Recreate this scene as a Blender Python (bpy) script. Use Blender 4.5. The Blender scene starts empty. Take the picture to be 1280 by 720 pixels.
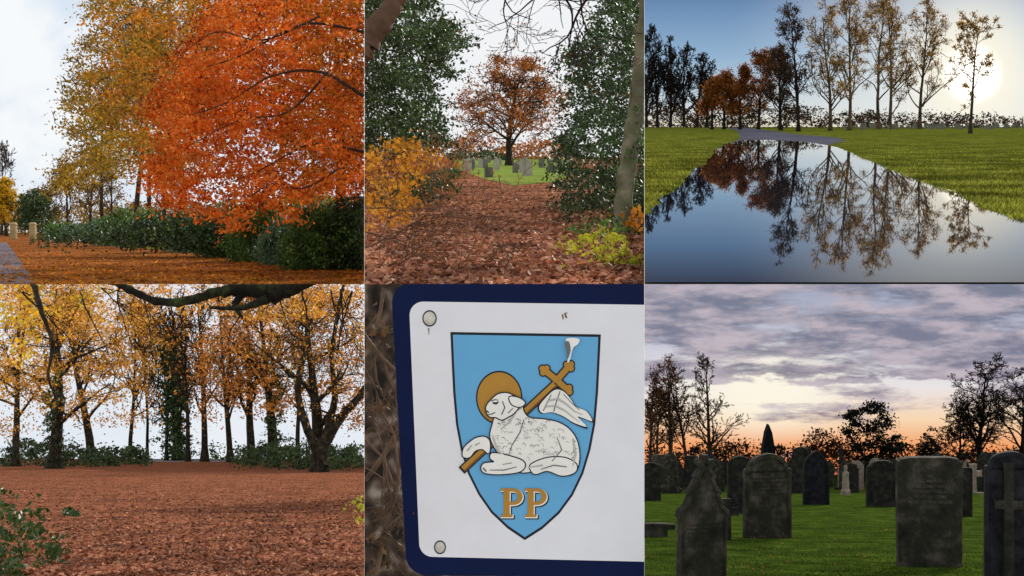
import bpy, bmesh, math, random
import numpy as np
from mathutils import Vector, Matrix
F=1600.0
random.seed(3)
rng=np.random.default_rng(7)
scene=bpy.context.scene
# ------------------------------------------------ display of six scenes
P={1:dict(b=(-40,455.4,-60,355.3),H=288.,h=20.),
   2:dict(b=(455.6,805.4,-60,355.3),H=193.,h=20.),
   3:dict(b=(805.6,1320,-60,355.3),H=156.,h=20.),
   4:dict(b=(-40,455.4,355.0,760),H=570.,h=2.),
   5:dict(b=(455.6,805.4,355.0,760),H=560.,h=2.),
   6:dict(b=(805.6,1320,355.0,760),H=590.,h=2.)}
def W(x,y,Y): return Vector(((x-640)/F*Y,Y,(360-y)/F*Y))
def depth(p,y): return P[p]['h']*F/(y-P[p]['H'])
def G(p,x,y): return W(x,y,depth(p,y))
def lin(c):
    c=c/255.0
    return c/12.92 if c<=0.04045 else ((c+0.055)/1.055)**2.4
def C(r,g,b,k=1.0): return (lin(r)*k,lin(g)*k,lin(b)*k,1)
def link(o,parent=None):
    scene.collection.objects.link(o)
    if parent: o.parent=parent
    return o
# ------------------------------------------------ materials
def newmat(name):
    m=bpy.data.materials.new(name); m.use_nodes=True
    nt=m.node_tree; nt.nodes.clear()
    out=nt.nodes.new('ShaderNodeOutputMaterial')
    return m,nt,out
def N(nt,t,**k):
    n=nt.nodes.new(t)
    for a,v in k.items(): setattr(n,a,v)
    return n
def ramp(nt,cols,pos=None,interp='LINEAR'):
    r=nt.nodes.new('ShaderNodeValToRGB'); cr=r.color_ramp; cr.interpolation=interp
    n=len(cols)
    if pos is None: pos=[i/(n-1) for i in range(n)]
    while len(cr.elements)<n: cr.elements.new(0.5)
    for i,e in enumerate(cr.elements): e.position=pos[i]
    for i,e in enumerate(cr.elements): e.color=cols[i]
    return r
def leafmat(name,cols,trans=0.4,clump=0.02,dark=0.35,rough=0.6,spec=.12):
    m,nt,out=newmat(name); L=nt.links
    geo=N(nt,'ShaderNodeNewGeometry')
    r=ramp(nt,cols); L.new(geo.outputs['Random Per Island'],r.inputs[0])
    no=N(nt,'ShaderNodeTexNoise'); no.inputs['Scale'].default_value=clump; no.inputs['Detail'].default_value=2
    L.new(geo.outputs['Position'],no.inputs['Vector'])
    mr=N(nt,'ShaderNodeMapRange'); mr.inputs[1].default_value=.38; mr.inputs[2].default_value=.62; mr.inputs[3].default_value=dark; mr.inputs[4].default_value=1.2
    L.new(no.outputs[0],mr.inputs[0])
    mx=N(nt,'ShaderNodeVectorMath',operation='SCALE'); L.new(r.outputs[0],mx.inputs[0]); L.new(mr.outputs[0],mx.inputs['Scale'])
    d=N(nt,'ShaderNodeBsdfPrincipled'); d.inputs['Roughness'].default_value=rough; d.inputs['Specular IOR Level'].default_value=spec
    t=N(nt,'ShaderNodeBsdfTranslucent'); ms=N(nt,'ShaderNodeMixShader'); ms.inputs[0].default_value=trans
    L.new(mx.outputs[0],d.inputs['Base Color']); L.new(mx.outputs[0],t.inputs[0])
    L.new(d.outputs[0],ms.inputs[1]); L.new(t.outputs[0],ms.inputs[2]); L.new(ms.outputs[0],out.inputs[0])
    return m
def surf(name,c1,c2,scale=1.0,rough=0.85,bump=0.3,detail=6,metal=0.0,c3=None,spec=0.12):
    m,nt,out=newmat(name); L=nt.links
    geo=N(nt,'ShaderNodeNewGeometry'); 
    no=N(nt,'ShaderNodeTexNoise'); no.inputs['Scale'].default_value=scale; no.inputs['Detail'].default_value=detail; no.inputs['Roughness'].default_value=.65
    L.new(geo.outputs['Position'],no.inputs['Vector'])
    cols=[c1,c2] if c3 is None else [c1,c3,c2]
    r=ramp(nt,cols,[.32,.68] if c3 is None else [.3,.5,.68]); L.new(no.outputs[0],r.inputs[0])
    if spec==0: 
        d=N(nt,'ShaderNodeBsdfDiffuse'); L.new(r.outputs[0],d.inputs['Color'])
    else:
        d=N(nt,'ShaderNodeBsdfPrincipled'); d.inputs['Roughness'].default_value=rough; d.inputs['Metallic'].default_value=metal; d.inputs['Specular IOR Level'].default_value=spec
        L.new(r.outputs[0],d.inputs['Base Color'])
    if bump>0:
        b=N(nt,'ShaderNodeBump'); b.inputs['Strength'].default_value=bump; b.inputs['Distance'].default_value=0.3/scale
        L.new(no.outputs[0],b.inputs['Height']); L.new(b.outputs[0],d.inputs['Normal'])
    L.new(d.outputs[0],out.inputs[0]); return m
def litter(name,cols,scale,big=0.05,lo=.5,hi=1.2):
    m,nt,out=newmat(name); L=nt.links
    geo=N(nt,'ShaderNodeNewGeometry')
    v=N(nt,'ShaderNodeTexVoronoi'); v.inputs['Scale'].default_value=scale; L.new(geo.outputs['Position'],v.inputs['Vector'])
    sp=N(nt,'ShaderNodeSeparateColor'); L.new(v.outputs['Color'],sp.inputs[0])
    r=ramp(nt,cols); L.new(sp.outputs[0],r.inputs[0])
    no=N(nt,'ShaderNodeTexNoise'); no.inputs['Scale'].default_value=big; no.inputs['Detail'].default_value=7; no.inputs['Roughness'].default_value=.7; L.new(geo.outputs['Position'],no.inputs['Vector'])
    mr=N(nt,'ShaderNodeMapRange'); mr.inputs[1].default_value=.35; mr.inputs[2].default_value=.65; mr.inputs[3].default_value=lo; mr.inputs[4].default_value=hi
    L.new(no.outputs[0],mr.inputs[0])
    mx=N(nt,'ShaderNodeVectorMath',operation='SCALE'); L.new(r.outputs[0],mx.inputs[0]); L.new(mr.outputs[0],mx.inputs['Scale'])
    d=N(nt,'ShaderNodeBsdfDiffuse')
    b=N(nt,'ShaderNodeBump'); b.inputs['Strength'].default_value=.7; b.inputs['Distance'].default_value=.4/scale
    L.new(sp.outputs[1],b.inputs['Height']); L.new(b.outputs[0],d.inputs['Normal'])
    L.new(mx.outputs[0],d.inputs['Color']); L.new(d.outputs[0],out.inputs[0]); return m
# ------------------------------------------------ mesh helpers
def meshq(name,V,Q,mat,parent=None,loc=None,smooth=False):
    me=bpy.data.meshes.new(name); V=np.asarray(V,dtype=np.float32)
    off=np.array(loc if loc is not None else (0,0,0),dtype=np.float32)
    V=V-off
    me.vertices.add(len(V)); me.vertices.foreach_set('co',V.ravel())
    k=Q.shape[1]; m=len(Q)
    me.loops.add(m*k); me.loops.foreach_set('vertex_index',Q.astype(np.int32).ravel())
    me.polygons.add(m); me.polygons.foreach_set('loop_start',np.arange(0,m*k,k,dtype=np.int32)); 
    me.polygons.foreach_set('use_smooth',np.full(m,smooth))
    me.update(calc_edges=True); me.materials.append(mat)
    o=bpy.data.objects.new(name,me)
    if parent is None: o.location=off
    else: o.location=Vector(off)-parent.location
    return link(o,parent)
def clampV(p,V):
    x0,x1,y0,y1=P[p]['b']; V=V.copy(); Y=V[:,1]
    V[:,0]=np.clip(V[:,0],(x0-640)/F*Y,(x1-640)/F*Y)
    V[:,2]=np.clip(V[:,2],(360-y1)/F*Y,(360-y0)/F*Y); return V
def inside(p,Pt,m=0):
    x0,x1,y0,y1=P[p]['b']; x=640+F*Pt[:,0]/Pt[:,1]; y=360-F*Pt[:,2]/Pt[:,1]
    return (x>x0-m)&(x<x1+m)&(y>y0-m)&(y<y1+m)
def leafgeo(c,s,nrm_bias=None,asp=0.55):
    n=len(c); a=rng.normal(size=(n,3)); 
    if nrm_bias is not None: a[:,2]*=nrm_bias
    a/=np.linalg.norm(a,axis=1)[:,None]
    b=rng.normal(size=(n,3))
    if nrm_bias is not None: b[:,2]*=nrm_bias
    b-=(b*a).sum(1)[:,None]*a; b/=np.linalg.norm(b,axis=1)[:,None]
    s=np.asarray(s).reshape(-1,1)*np.ones((n,1))
    V=np.stack([c+a*s,c+b*s*asp+a*s*.15,c-a*s,c-b*s*asp+a*s*.15],1).reshape(-1,3)
    Q=np.arange(4*n).reshape(n,4); return V,Q
def leaves(p,name,c,s,mat,parent=None,loc=None,nb=None,asp=.55):
    s=np.asarray(s)*np.ones(len(c)); k=inside(p,c); c=c[k]; s=s[k]
    V,Q=leafgeo(c,s,nb,asp); return meshq(name,clampV(p,V),Q,mat,parent,loc)
def tubes(P0,P1,R0,R1,k=5):
    d=P1-P0; L=np.linalg.norm(d,axis=1)[:,None]+1e-9; d=d/L
    ref=np.where(np.abs(d[:,2:3])>.8,np.array([[0,1.,0]]),np.array([[0,0,1.]]))
    a=np.cross(d,ref); a/=np.linalg.norm(a,axis=1)[:,None]; b=np.cross(d,a)
    P1=P1+d*R1[:,None]*.3
    th=np.arange(k)*2*math.pi/k
    ring=a[:,None,:]*np.cos(th)[None,:,None]+b[:,None,:]*np.sin(th)[None,:,None]
    V=np.stack([P0[:,None,:]+ring*R0[:,None,None],P1[:,None,:]+ring*R1[:,None,None]],1)
    n=len(P0); base=(np.arange(n)*2*k)[:,None]; i=np.arange(k)[None,:]; j=(i+1)%k
    Q=np.stack([base+i,base+j,base+k+j,base+k+i],2).reshape(-1,4)
    return V.reshape(-1,3),Q
def inpoly(x,y,poly):
    r=np.zeros(len(x),bool); n=len(poly)
    for i in range(n):
        x1,y1=poly[i]; x2,y2=poly[(i+1)%n]
        if y1==y2: continue
        c=((y1>y)!=(y2>y))&(x<(x2-x1)*(y-y1)/(y2-y1)+x1); r^=c
    return r
def sample(poly,n):
    a=np.array(poly,float); mn=a.min(0); mx=a.max(0); X=[];Y=[];t=0
    while t<n:
        x=rng.uniform(mn[0],mx[0],n*2); y=rng.uniform(mn[1],mx[1],n*2); k=inpoly(x,y,poly)
        X.append(x[k]);Y.append(y[k]); t+=k.sum()
    return np.concatenate(X)[:n],np.concatenate(Y)[:n]
def foliage(p,name,poly,Y,ncl,nper,cs,ls,mat,holes=0,hr=12,parent=None,flat=.45,nb=None,slope=.3):
    """clumps of small leaves filling a volume between depths Y"""
    x,y=sample(poly,ncl)
    if holes:
        hx,hy=sample(poly,holes)
        dd=np.min(np.hypot(x[:,None]-hx,(y[:,None]-hy)*1.5)/(hr*rng.uniform(.5,1.3,holes)),axis=1); x=x[dd>1];y=y[dd>1]
    n=len(x); D=rng.uniform(Y[0],Y[1],n)
    sz=rng.uniform(.45,1.6,n); sl=rng.normal(size=n)*.25
    rp=lambda a:np.repeat(a,nper)
    x,y,D,sz,sl=map(rp,(x,y,D,sz,sl))
    m=len(x); gx=rng.normal(size=m)*cs*sz; 
    gy=rng.normal(size=m)*cs*flat*sz+np.abs(gx)*slope+gx*sl
    gd=rng.normal(size=m)*cs*sz
    Yd=D+gd*D/F*1.5
    px=x+gx; py=y+gy
    c=np.stack([(px-640)/F*Yd,Yd,(360-py)/F*Yd],1)
    s=ls*rng.uniform(.55,1.35,m)*D/F
    if parent is None:
        a=np.array(poly,float); loc=W(a[:,0].mean(),a[:,1].max(),sum(Y)/2)
        return leaves(p,name,c,s,mat,None,loc,nb)
    return leaves(p,name,c,s,mat,parent,parent.location,nb)
def grow(H,R,r0,levels=4,ang=50,curl=.12,up=.08,first=.3,n0=12,n1=6,n2=5,n3=3,clen=.55,lean=(0,0),seed=0,droop=0,trunkcurl=.04):
    rs=np.random.default_rng(seed); segs=[];tips=[]
    st=[(np.zeros(3),np.array([lean[0],lean[1],1.]),1.0,r0/H,0)]
    while st:
        p,d,L,r,lv=st.pop(); d=d/np.linalg.norm(d)
        ns=[12,7,5,3,2][lv]; step=L/ns; nch=[n0,n1,n2,n3,0][lv] if lv<levels-1 else 0
        ts=np.sort(rs.uniform(first if lv==0 else .2,1.0,nch)); ci=0
        for i in range(ns):
            c=trunkcurl if lv==0 else curl*(1+.3*lv)
            d=d+rs.normal(size=3)*c+np.array([0,0,(up if lv>0 else .03)-droop*(lv>1)]); d/=np.linalg.norm(d)
            q=p+d*step; t0=i/ns; t1=(i+1)/ns
            ra=r*(1-.8*t0); rb=r*(1-.8*t1)
            if lv==0 and i==0: ra*=1.5
            segs.append((p,q,ra,rb,lv))
            if lv>=levels-2: tips.append(q)
            while ci<nch and ts[ci]<=t1:
                t=ts[ci]; ci+=1
                v=rs.normal(size=3); v-=v.dot(d)*d; v/=np.linalg.norm(v)
                A=math.radians(ang*rs.uniform(.7,1.25))*(1.0-.35*t if lv==0 else 1)
                cd=d*math.cos(A)+v*math.sin(A)
                cl=L*clen*rs.uniform(.7,1.2)*(1.15-.65*t)
                st.append((p+(q-p)*rs.uniform(),cd,cl,ra*.5,lv+1))
            p=q
    P0=np.array([s[0] for s in segs]);P1=np.array([s[1] for s in segs]);R0=np.array([s[2] for s in segs]);R1=np.array([s[3] for s in segs]);lv=np.array([s[4] for s in segs])
    T=np.array(tips); zm=max(P1[:,2].max(),.01); xm=np.percentile(np.abs(P1[:,0]),99.5)
    sc=np.array([R/xm,R/xm,H/zm]); 
    return P0*sc,P1*sc,R0*H,R1*H,lv,T*sc
def tree(p,name,x,y,H,R,r0,bark,lmat=None,nl=6,ls=3,lj=5,minr=.35,Yd=None,**kw):
    base=G(p,x,y) if Yd is None else W(x,y,Yd)
    s=base.y/F; P0,P1,R0,R1,lv,T=grow(H,R,r0,**kw)
    R0=np.maximum(R0,minr);R1=np.maximum(R1,minr*.8)
    B=np.array(base); P0=P0*s+B;P1=P1*s+B
    k=inside(p,P0)&inside(p,P1)
    V,Q=tubes(P0[k],P1[k],R0[k]*s,R1[k]*s,5 if kw.get('levels',4)<5 else 4)
    o=meshq(name,clampV(p,V),Q,bark,None,base,True)
    if lmat is not None:
        T=T if nl>=1 else T[rng.random(len(T))<nl]
        T=np.repeat(T,max(1,int(nl)),axis=0); T=T+rng.normal(size=T.shape)*lj*np.array([1,1,.7])
        c=T*s+B; leaves(p,'leaves',c,ls*s*rng.uniform(.6,1.3,len(c)),lmat,o,base)
    return o
def path_tube(p,name,pts,Y,mat,parent=None,k=8,rough=.08):
    pts=np.array(pts,float); out=[]
    n=len(pts)
    for i in range(n-1):
        p0=pts[max(i-1,0)];p1=pts[i];p2=pts[i+1];p3=pts[min(i+2,n-1)]
        for t in np.linspace(0,1,6,endpoint=False):
            out.append(.5*((2*p1)+(-p0+p2)*t+(2*p0-5*p1+4*p2-p3)*t*t+(-p0+3*p1-3*p2+p3)*t**3))
    out.append(pts[-1]); out=np.array(out); out[:,:2]+=rng.normal(size=(len(out),2))*out[:,2:3]*rough; out[:,2]*=1+rng.normal(size=len(out))*rough*.8
    Pw=np.array([W(a[0],a[1],Y) for a in out]); R=np.maximum(out[:,2],.3)*Y/F
    a=(inside(p,Pw[:-1],8)&inside(p,Pw[1:],8))
    V,Q=tubes(Pw[:-1][a],Pw[1:][a],R[:-1][a],R[1:][a],k)
    return meshq(name,clampV(p,V),Q,mat,parent,(parent.location if parent else W(pts[0][0],pts[0][1],Y)),True)
def sheet(p,name,poly,mat,lift=0.0):
    pts=[G(p,x,y)+Vector((0,0,lift)) for x,y in poly]; o=pts[0]
    me=bpy.data.meshes.new(name); me.from_pydata([q-o for q in pts],[],[list(range(len(pts)))]); me.update(); me.materials.append(mat)
    ob=bpy.data.objects.new(name,me); ob.location=o; return link(ob)
def ground(p,name,mat,near,far,amp=0.0,nx=60,ny=50):
    x0,x1,_,_=P[p]['b']; H=P[p]['H']
    dn=near-H; df=far-H; V=[]
    for j in range(ny):
        dy=dn*(df/dn)**(j/(ny-1))
        for i in range(nx):
            x=x0+(x1-x0)*i/(nx-1); q=G(p,x,H+dy)
            e=min(1,j/8)*min(1,i/3,(nx-1-i)/3)
            q.z+=amp*P[p]['h']*e*(math.sin(q.x*.9/P[p]['h']+1)*math.cos(q.y*.35/P[p]['h'])+.5*math.sin(q.x*2.3/P[p]['h']+q.y/P[p]['h']))
            V.append(q)
    Q=np.array([[j*nx+i,j*nx+i+1,(j+1)*nx+i+1,(j+1)*nx+i] for j in range(ny-1) for i in range(nx-1)])
    return meshq(name,np.array(V),Q,mat,None,None,True)
def scatter(p,name,poly,n,size,mat,lift=.3,flat=.35,blade=False):
    x,y=sample(poly,n); H=P[p]['H'];h=P[p]['h']
    Y=h*F/(y-H); c=np.stack([(x-640)/F*Y,Y,(360-y)/F*Y],1)
    s=size*rng.uniform(.5,1.4,n)
    if blade:
        dx=rng.normal(size=n)*.6*s; dy=rng.normal(size=n)*.6*s; w=s*.2
        V=np.stack([c+np.stack([-w,w*0,w*0],1),c+np.stack([w,w*0,w*0],1),c+np.stack([dx+w*.2,dy,s],1),c+np.stack([dx-w*.2,dy,s],1)],1).reshape(-1,3)
        Q=np.arange(4*n).reshape(n,4); return meshq(name,clampV(p,V),Q,mat,None,G(p,poly[0][0],poly[0][1]))
    c[:,2]+=s*lift
    V,Q=leafgeo(c,s,flat,.6); return meshq(name,clampV(p,V),Q,mat,None,G(p,poly[0][0],poly[0][1]))
def sky(p,Y,build,top=None):
    x0,x1,y0,y1=P[p]['b']; 
    if top is not None: y0=top
    yb=P[p]['H']+6
    V=[W(x0,yb,Y),W(x1,yb,Y),W(x1,y0,Y),W(x0,y0,Y)]
    me=bpy.data.meshes.new('sky'); o=V[0]; me.from_pydata([v-o for v in V],[],[(0,1,2,3)])
    uv=me.uv_layers.new(name='UVMap'); c=[(x0,yb),(x1,yb),(x1,y0),(x0,y0)]
    for i in range(4): uv.data[i].uv=(c[i][0]/100,(yb-c[i][1])/100)
    m,nt,out=newmat('sky_backdrop'); L=nt.links; tc=N(nt,'ShaderNodeTexCoord'); em=N(nt,'ShaderNodeEmission')
    col=build(nt,tc.outputs['UV'],(x0,yb)); L.new(col,em.inputs[0]); L.new(em.outputs[0],out.inputs[0])
    me.materials.append(m); ob=bpy.data.objects.new('sky',me); ob.location=o; link(ob)
def noise(nt,vec,scale,sx=1,sy=1,detail=6,rough=.55,off=(0,0,0)):
    mp=N(nt,'ShaderNodeMapping'); mp.inputs['Scale'].default_value=(sx,sy,1); mp.inputs['Location'].default_value=off; nt.links.new(vec,mp.inputs[0])
    n=N(nt,'ShaderNodeTexNoise'); n.inputs['Scale'].default_value=scale; n.inputs['Detail'].default_value=detail; n.inputs['Roughness'].default_value=rough
    nt.links.new(mp.outputs[0],n.inputs['Vector']); return n.outputs[0]
def mixc(nt,f,a,b):
    m=N(nt,'ShaderNodeMix',data_type='RGBA'); L=nt.links
    for s,i in ((f,0),(a,6),(b,7)):
        if isinstance(s,(int,float,tuple)): m.inputs[i].default_value=s
        else: L.new(s,m.inputs[i])
    return m.outputs[2]
def mrange(nt,v,a,b,c=0.,d=1.,smooth=True):
    m=N(nt,'ShaderNodeMapRange'); 
    if smooth: m.interpolation_type='SMOOTHSTEP'
    nt.links.new(v,m.inputs[0])
    for i,x in enumerate((a,b,c,d)): m.inputs[i+1].default_value=x
    return m.outputs[0]
def sep(nt,v):
    s=N(nt,'ShaderNodeSeparateXYZ'); nt.links.new(v,s.inputs[0]); return s.outputs
def math2(nt,op,a,b):
    m=N(nt,'ShaderNodeMath',operation=op)
    for i,x in enumerate((a,b)):
        if isinstance(x,(int,float)): m.inputs[i].default_value=x
        else: nt.links.new(x,m.inputs[i])
    return m.outputs[0]
def dist(nt,uv,x,y,sx=1,sy=1):
    m=N(nt,'ShaderNodeMapping'); m.inputs['Location'].default_value=(-x*sx,-y*sy,0); m.inputs['Scale'].default_value=(sx,sy,1); nt.links.new(uv,m.inputs[0])
    v=N(nt,'ShaderNodeVectorMath',operation='LENGTH'); nt.links.new(m.outputs[0],v.inputs[0]); return v.outputs['Value']
# ------------------------------------------------ shared materials
bark_dark=surf('bark_dark',C(34,28,24),C(78,64,52),.2,bump=.4)
bark4=surf('bark_beech',C(26,22,18),C(84,76,56),1.5,bump=.5,c3=C(46,40,30))
bark_small=surf('bark_far',C(45,36,30),C(85,70,58),.05,bump=0)
bark_grey=surf('bark_grey',C(85,75,62),C(145,134,112),.12,bump=.5,c3=C(106,104,78))
bark_moss=surf('bark_mossy',C(16,16,12),C(66,78,36),1.1,bump=.8,c3=C(36,34,26))
bark_black=surf('bark_black',C(22,18,16),C(45,36,32),.3,bump=0)
bark_birch=surf('bark_birch',C(44,36,28),C(104,86,62),.03,bump=0)
L_red=leafmat('leaves_red_orange',[C(130,42,12),C(205,78,22),C(238,112,34),C(250,150,58),C(218,90,24)],.45,.06,.45,spec=.05)
L_rust=leafmat('leaves_vivid_orange',[C(242,122,38),C(225,92,24),C(250,160,70),C(214,104,34)],.5,.06,.6,spec=.05)
L_orange=leafmat('leaves_orange',[C(190,105,25),C(225,145,40),C(165,88,25),C(235,170,60)],.45,.05,.4)
L_olive=leafmat('leaves_olive_gold',[C(98,86,26),C(178,138,36),C(150,116,30),C(215,162,48),C(112,102,34)],.4,.05,.4)
L_yellow=leafmat('leaves_yellow',[C(235,190,40),C(215,160,35),C(200,185,60)],.45,.06,.6)
L_green=leafmat('leaves_evergreen',[C(32,48,24),C(54,76,36),C(90,114,60),C(42,62,34)],.25,.06,.35,.45,.25)
L_green2=leafmat('leaves_rhododendron',[C(62,98,36),C(100,138,52),C(70,108,52),C(138,162,78)],.3,.08,.35,.4,.25)
L_blue=leafmat('leaves_laurel',[C(74,106,76),C(112,144,104),C(86,122,84)],.3,.08,.35,.4,.25)
L_bright=leafmat('leaves_lime',[C(150,160,40),C(200,190,50),C(120,140,40),C(215,195,70)],.4,.06,.6)
L_brown=leafmat('leaves_russet',[C(158,90,42),C(198,120,58),C(136,78,38),C(215,145,76)],.4,.03,.55,spec=.05)
L_gold4=leafmat('leaves_gold_beech',[C(205,138,45),C(232,170,66),C(190,112,42),C(245,192,88),C(158,92,36)],.55,.35,.55,spec=.05)
L_copper4=leafmat('leaves_copper_beech',[C(190,112,46),C(216,138,56),C(160,92,40),C(232,160,76)],.55,.35,.55,spec=.05)
# ================================================ PANEL 1 : beech avenue
def s1(nt,uv,o):
    n=noise(nt,uv,.5,1,1.3); return mixc(nt,mrange(nt,n,.36,.56),C(216,229,244),C(247,250,252))
sky(1,12000,s1)
ground(1,'leaf_covered_ground',litter('leaf_litter_orange',[C(110,64,36),C(170,100,52),C(200,128,72),C(140,82,46),C(95,68,50)],.35,.02,.45,1.2),355.2,291)
asph=surf('asphalt_path',C(96,94,104),C(142,132,134),.012,bump=0,spec=0)
sheet(1,'path',[(-40,306),(8,303),(20,318),(32,336),(44,355.2),(-40,355.2)],asph,.15)
scatter(1,'fallen_leaves',[(-10,303),(455,330),(455,356),(-10,356)],6500,.9,L_orange)
stone_y=surf('sandstone',C(150,130,90),C(190,168,120),.05,bump=.2)
def box_obj(name,c,sx,sy,sz,mat,parent=None,bev=.06,taper=1.0):
    bm=bmesh.new(); bmesh.ops.create_cube(bm,size=1)
    for v in bm.verts:
        t=taper if v.co.z>0 else 1; v.co=Vector((v.co.x*sx*t,v.co.y*sy*t,(v.co.z+.5)*sz))
    bmesh.ops.bevel(bm,geom=bm.edges[:],offset=bev*min(sx,sy,sz),segments=2,affect='EDGES')
    me=bpy.data.meshes.new(name); bm.to_mesh(me); bm.free(); me.materials.append(mat)
    ob=bpy.data.objects.new(name,me); ob.location=Vector(c)-(parent.location if parent else Vector()); return link(ob,parent)
for gx in (17,41):
    b=G(1,gx,299); s=b.y/F
    o=box_obj('stone_gate_post',b,7*s,7*s,18*s,stone_y)
    box_obj('cap',b+Vector((0,0,18.1*s)),9*s,9*s,3*s,stone_y,o,taper=.5)
foliage(1,'distant_tree_mass',[(-20,262),(60,262),(120,255),(230,250),(230,292),(-20,292)],(5500,6500),260,40,7,1.8,L_olive)
foliage(1,'evergreen_tree',[(22,285),(28,245),(42,238),(60,250),(64,288)],(4200,4500),70,60,6,1.9,L_green)
tree(1,'autumn_tree',8,296,75,34,2.5,bark_small,L_yellow,5,2,4,Yd=4500,seed=5,first=.15)
tree(1,'autumn_tree',2,296,122,18,2,bark_small,None,Yd=5200,seed=9,first=.3)
for i,(x,h,r) in enumerate([(62,70,26),(85,95,34),(112,110,36),(140,120,30)]):
    tree(1,'bare_tree',x,292,h,r,2,bark_small,L_olive,1,1.6,4,Yd=4800-i*300,seed=20+i,first=.2)
for i,(x,yb,h,r,rr) in enumerate([(128,300,230,60,3),(168,304,300,70,4),(186,306,320,75,3.5),(232,310,330,90,5),(206,306,300,60,3)]):
    tree(1,'beech_tree',x,yb,h,r,rr,bark_dark,L_olive,1,2.2,6,seed=40+i,first=.35,minr=.5,up=.05)
bt=tree(1,'copper_beech_tree',425,326,400,190,9,bark_dark,None,Yd=760,seed=51,first=.18,minr=.6,n0=16,ang=70,up=-.02,curl=.09)
foliage(1,'crown_foliage_olive',[(118,-40),(104,50),(88,100),(76,150),(84,190),(64,215),(72,236),(110,226),(138,210),(150,226),(176,200),(206,236),(240,200),(250,100),(330,-40)],(900,1700),1150,32,10,2.2,L_olive,holes=42,hr=12)
foliage(1,'crown_foliage_gold',[(135,-40),(118,50),(112,110),(140,160),(210,180),(300,150),(420,60),(460,-40)],(850,1200),640,28,11,2.4,L_orange,holes=22,hr=14)
foliage(1,'red_foliage',[(290,-30),(240,40),(205,95),(184,130),(204,165),(182,215),(196,240),(210,266),(246,252),(262,274),(284,250),(300,266),(332,246),(345,266),(368,240),(392,252),(420,236),(460,250),(460,-40)],(600,800),1700,36,10,2.5,L_red,holes=64,hr=10,parent=bt)
foliage(1,'red_foliage_front',[(250,50),(205,140),(190,240),(262,268),(300,290),(340,258),(362,284),(395,250),(440,225),(456,215),(455,-30),(300,-30)],(540,600),520,38,12,2.7,L_rust,holes=36,hr=16,parent=bt,flat=.25)
foliage(1,'hanging_orange_leaves',[(350,-40),(455,-40),(455,200),(400,240),(350,200)],(560,600),150,30,12,2.8,L_orange,parent=bt,flat=.3)
for pts in ([(455,120,2.4),(400,90,1.8),(340,95,1.2),(280,130,.8),(215,150,.4)],[(455,40,1.8),(380,30,1.5),(300,70,1),(235,90,.5)],[(455,190,1.8),(390,180,1.2),(330,210,.8),(270,235,.4)],[(410,90,1.6),(360,140,1.1),(300,150,.8),(240,180,.4)],[(400,20,1.4),(330,50,1),(270,40,.7),(225,70,.4)],[(425,210,1.4),(380,235,1),(340,230,.7),(300,255,.4)]):
    path_tube(1,'limb',pts,556,bark_dark,bt)
for i,(x,y,w,h,m) in enumerate([(70,300,16,22,L_green2),(92,301,18,22,L_blue),(122,303,22,26,L_blue),(150,308,28,46,L_green2),(185,310,30,48,L_green2),(215,312,26,34,L_bright),(245,316,38,62,L_blue),(285,322,42,72,L_green2),(325,328,44,82,L_green2),(360,332,42,62,L_blue),(398,338,48,80,L_green2),(440,338,36,95,L_green),(385,300,60,60,L_bright)]):
    Y=depth(1,y); w=w*.85
    foliage(1,'rhododendron_bush',[(x-w,y+1),(x-w*1.05,y-h*.5),(x-w*.5,y-h*.95),(x+w*.1,y-h),(x+w*.7,y-h*.85),(x+w*1.05,y-h*.4),(x+w,y+1)],(Y,Y*1.06),int(8+w*h/8),32,5,2.1,m)
foliage(1,'shrub_belt',[(40,300),(120,282),(200,270),(300,262),(460,250),(460,330),(350,322),(230,312),(120,303)],(900,1000),520,40,9,2.4,L_green)
# ================================================ PANEL 2 : churchyard opening
def s2(nt,uv,o):
    n=noise(nt,uv,.5); return mixc(nt,n,C(232,236,242),C(250,250,250))
sky(2,12000,s2)
ground(2,'leaf_covered_ground',litter('leaf_litter_brown',[C(108,70,52),C(165,108,80),C(200,138,106),C(134,86,64),C(84,62,48)],.42,.04,.5,1.25),355.2,195)
grass2=surf('cemetery_grass',C(104,122,56),C(148,165,80),.02,bump=.2,spec=0)  # pale green lawn, tone mottled by noise
sheet(2,'lawn',[(560,196),(712,196),(712,222),(690,228),(640,232),(600,222),(575,212)],grass2,.2)
scatter(2,'fallen_leaves',[(456,235),(600,215),(690,228),(805,270),(805,356),(456,356)],9000,.85,leafmat('fallen_leaf',[C(135,84,62),C(190,124,92),C(225,166,130),C(105,68,52),C(165,102,74)],.2,.04,.65))
tree(2,'oak_tree',637,207,138,74,4.5,bark_dark,L_brown,1,1.5,3,seed=64,first=.2,n0=20,n1=7,ang=66,minr=.4,up=.05,clen=.6,levels=5,n3=2)
foliage(2,'oak_crown_foliage',[(572,150),(574,120),(590,90),(618,72),(645,68),(675,80),(698,108),(706,145),(690,165),(640,172),(590,168)],(2080,2200),300,20,7,1.5,L_brown,holes=24,hr=10)
foliage(2,'distant_tree_mass',[(560,202),(565,178),(590,165),(610,175),(660,178),(700,170),(716,185),(716,202)],(5000,5600),120,40,7,1.8,L_brown)
foliage(2,'green_hedge',[(560,204),(560,190),(600,188),(640,192),(640,204)],(4300,4600),60,40,5,1.6,L_green)
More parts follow.
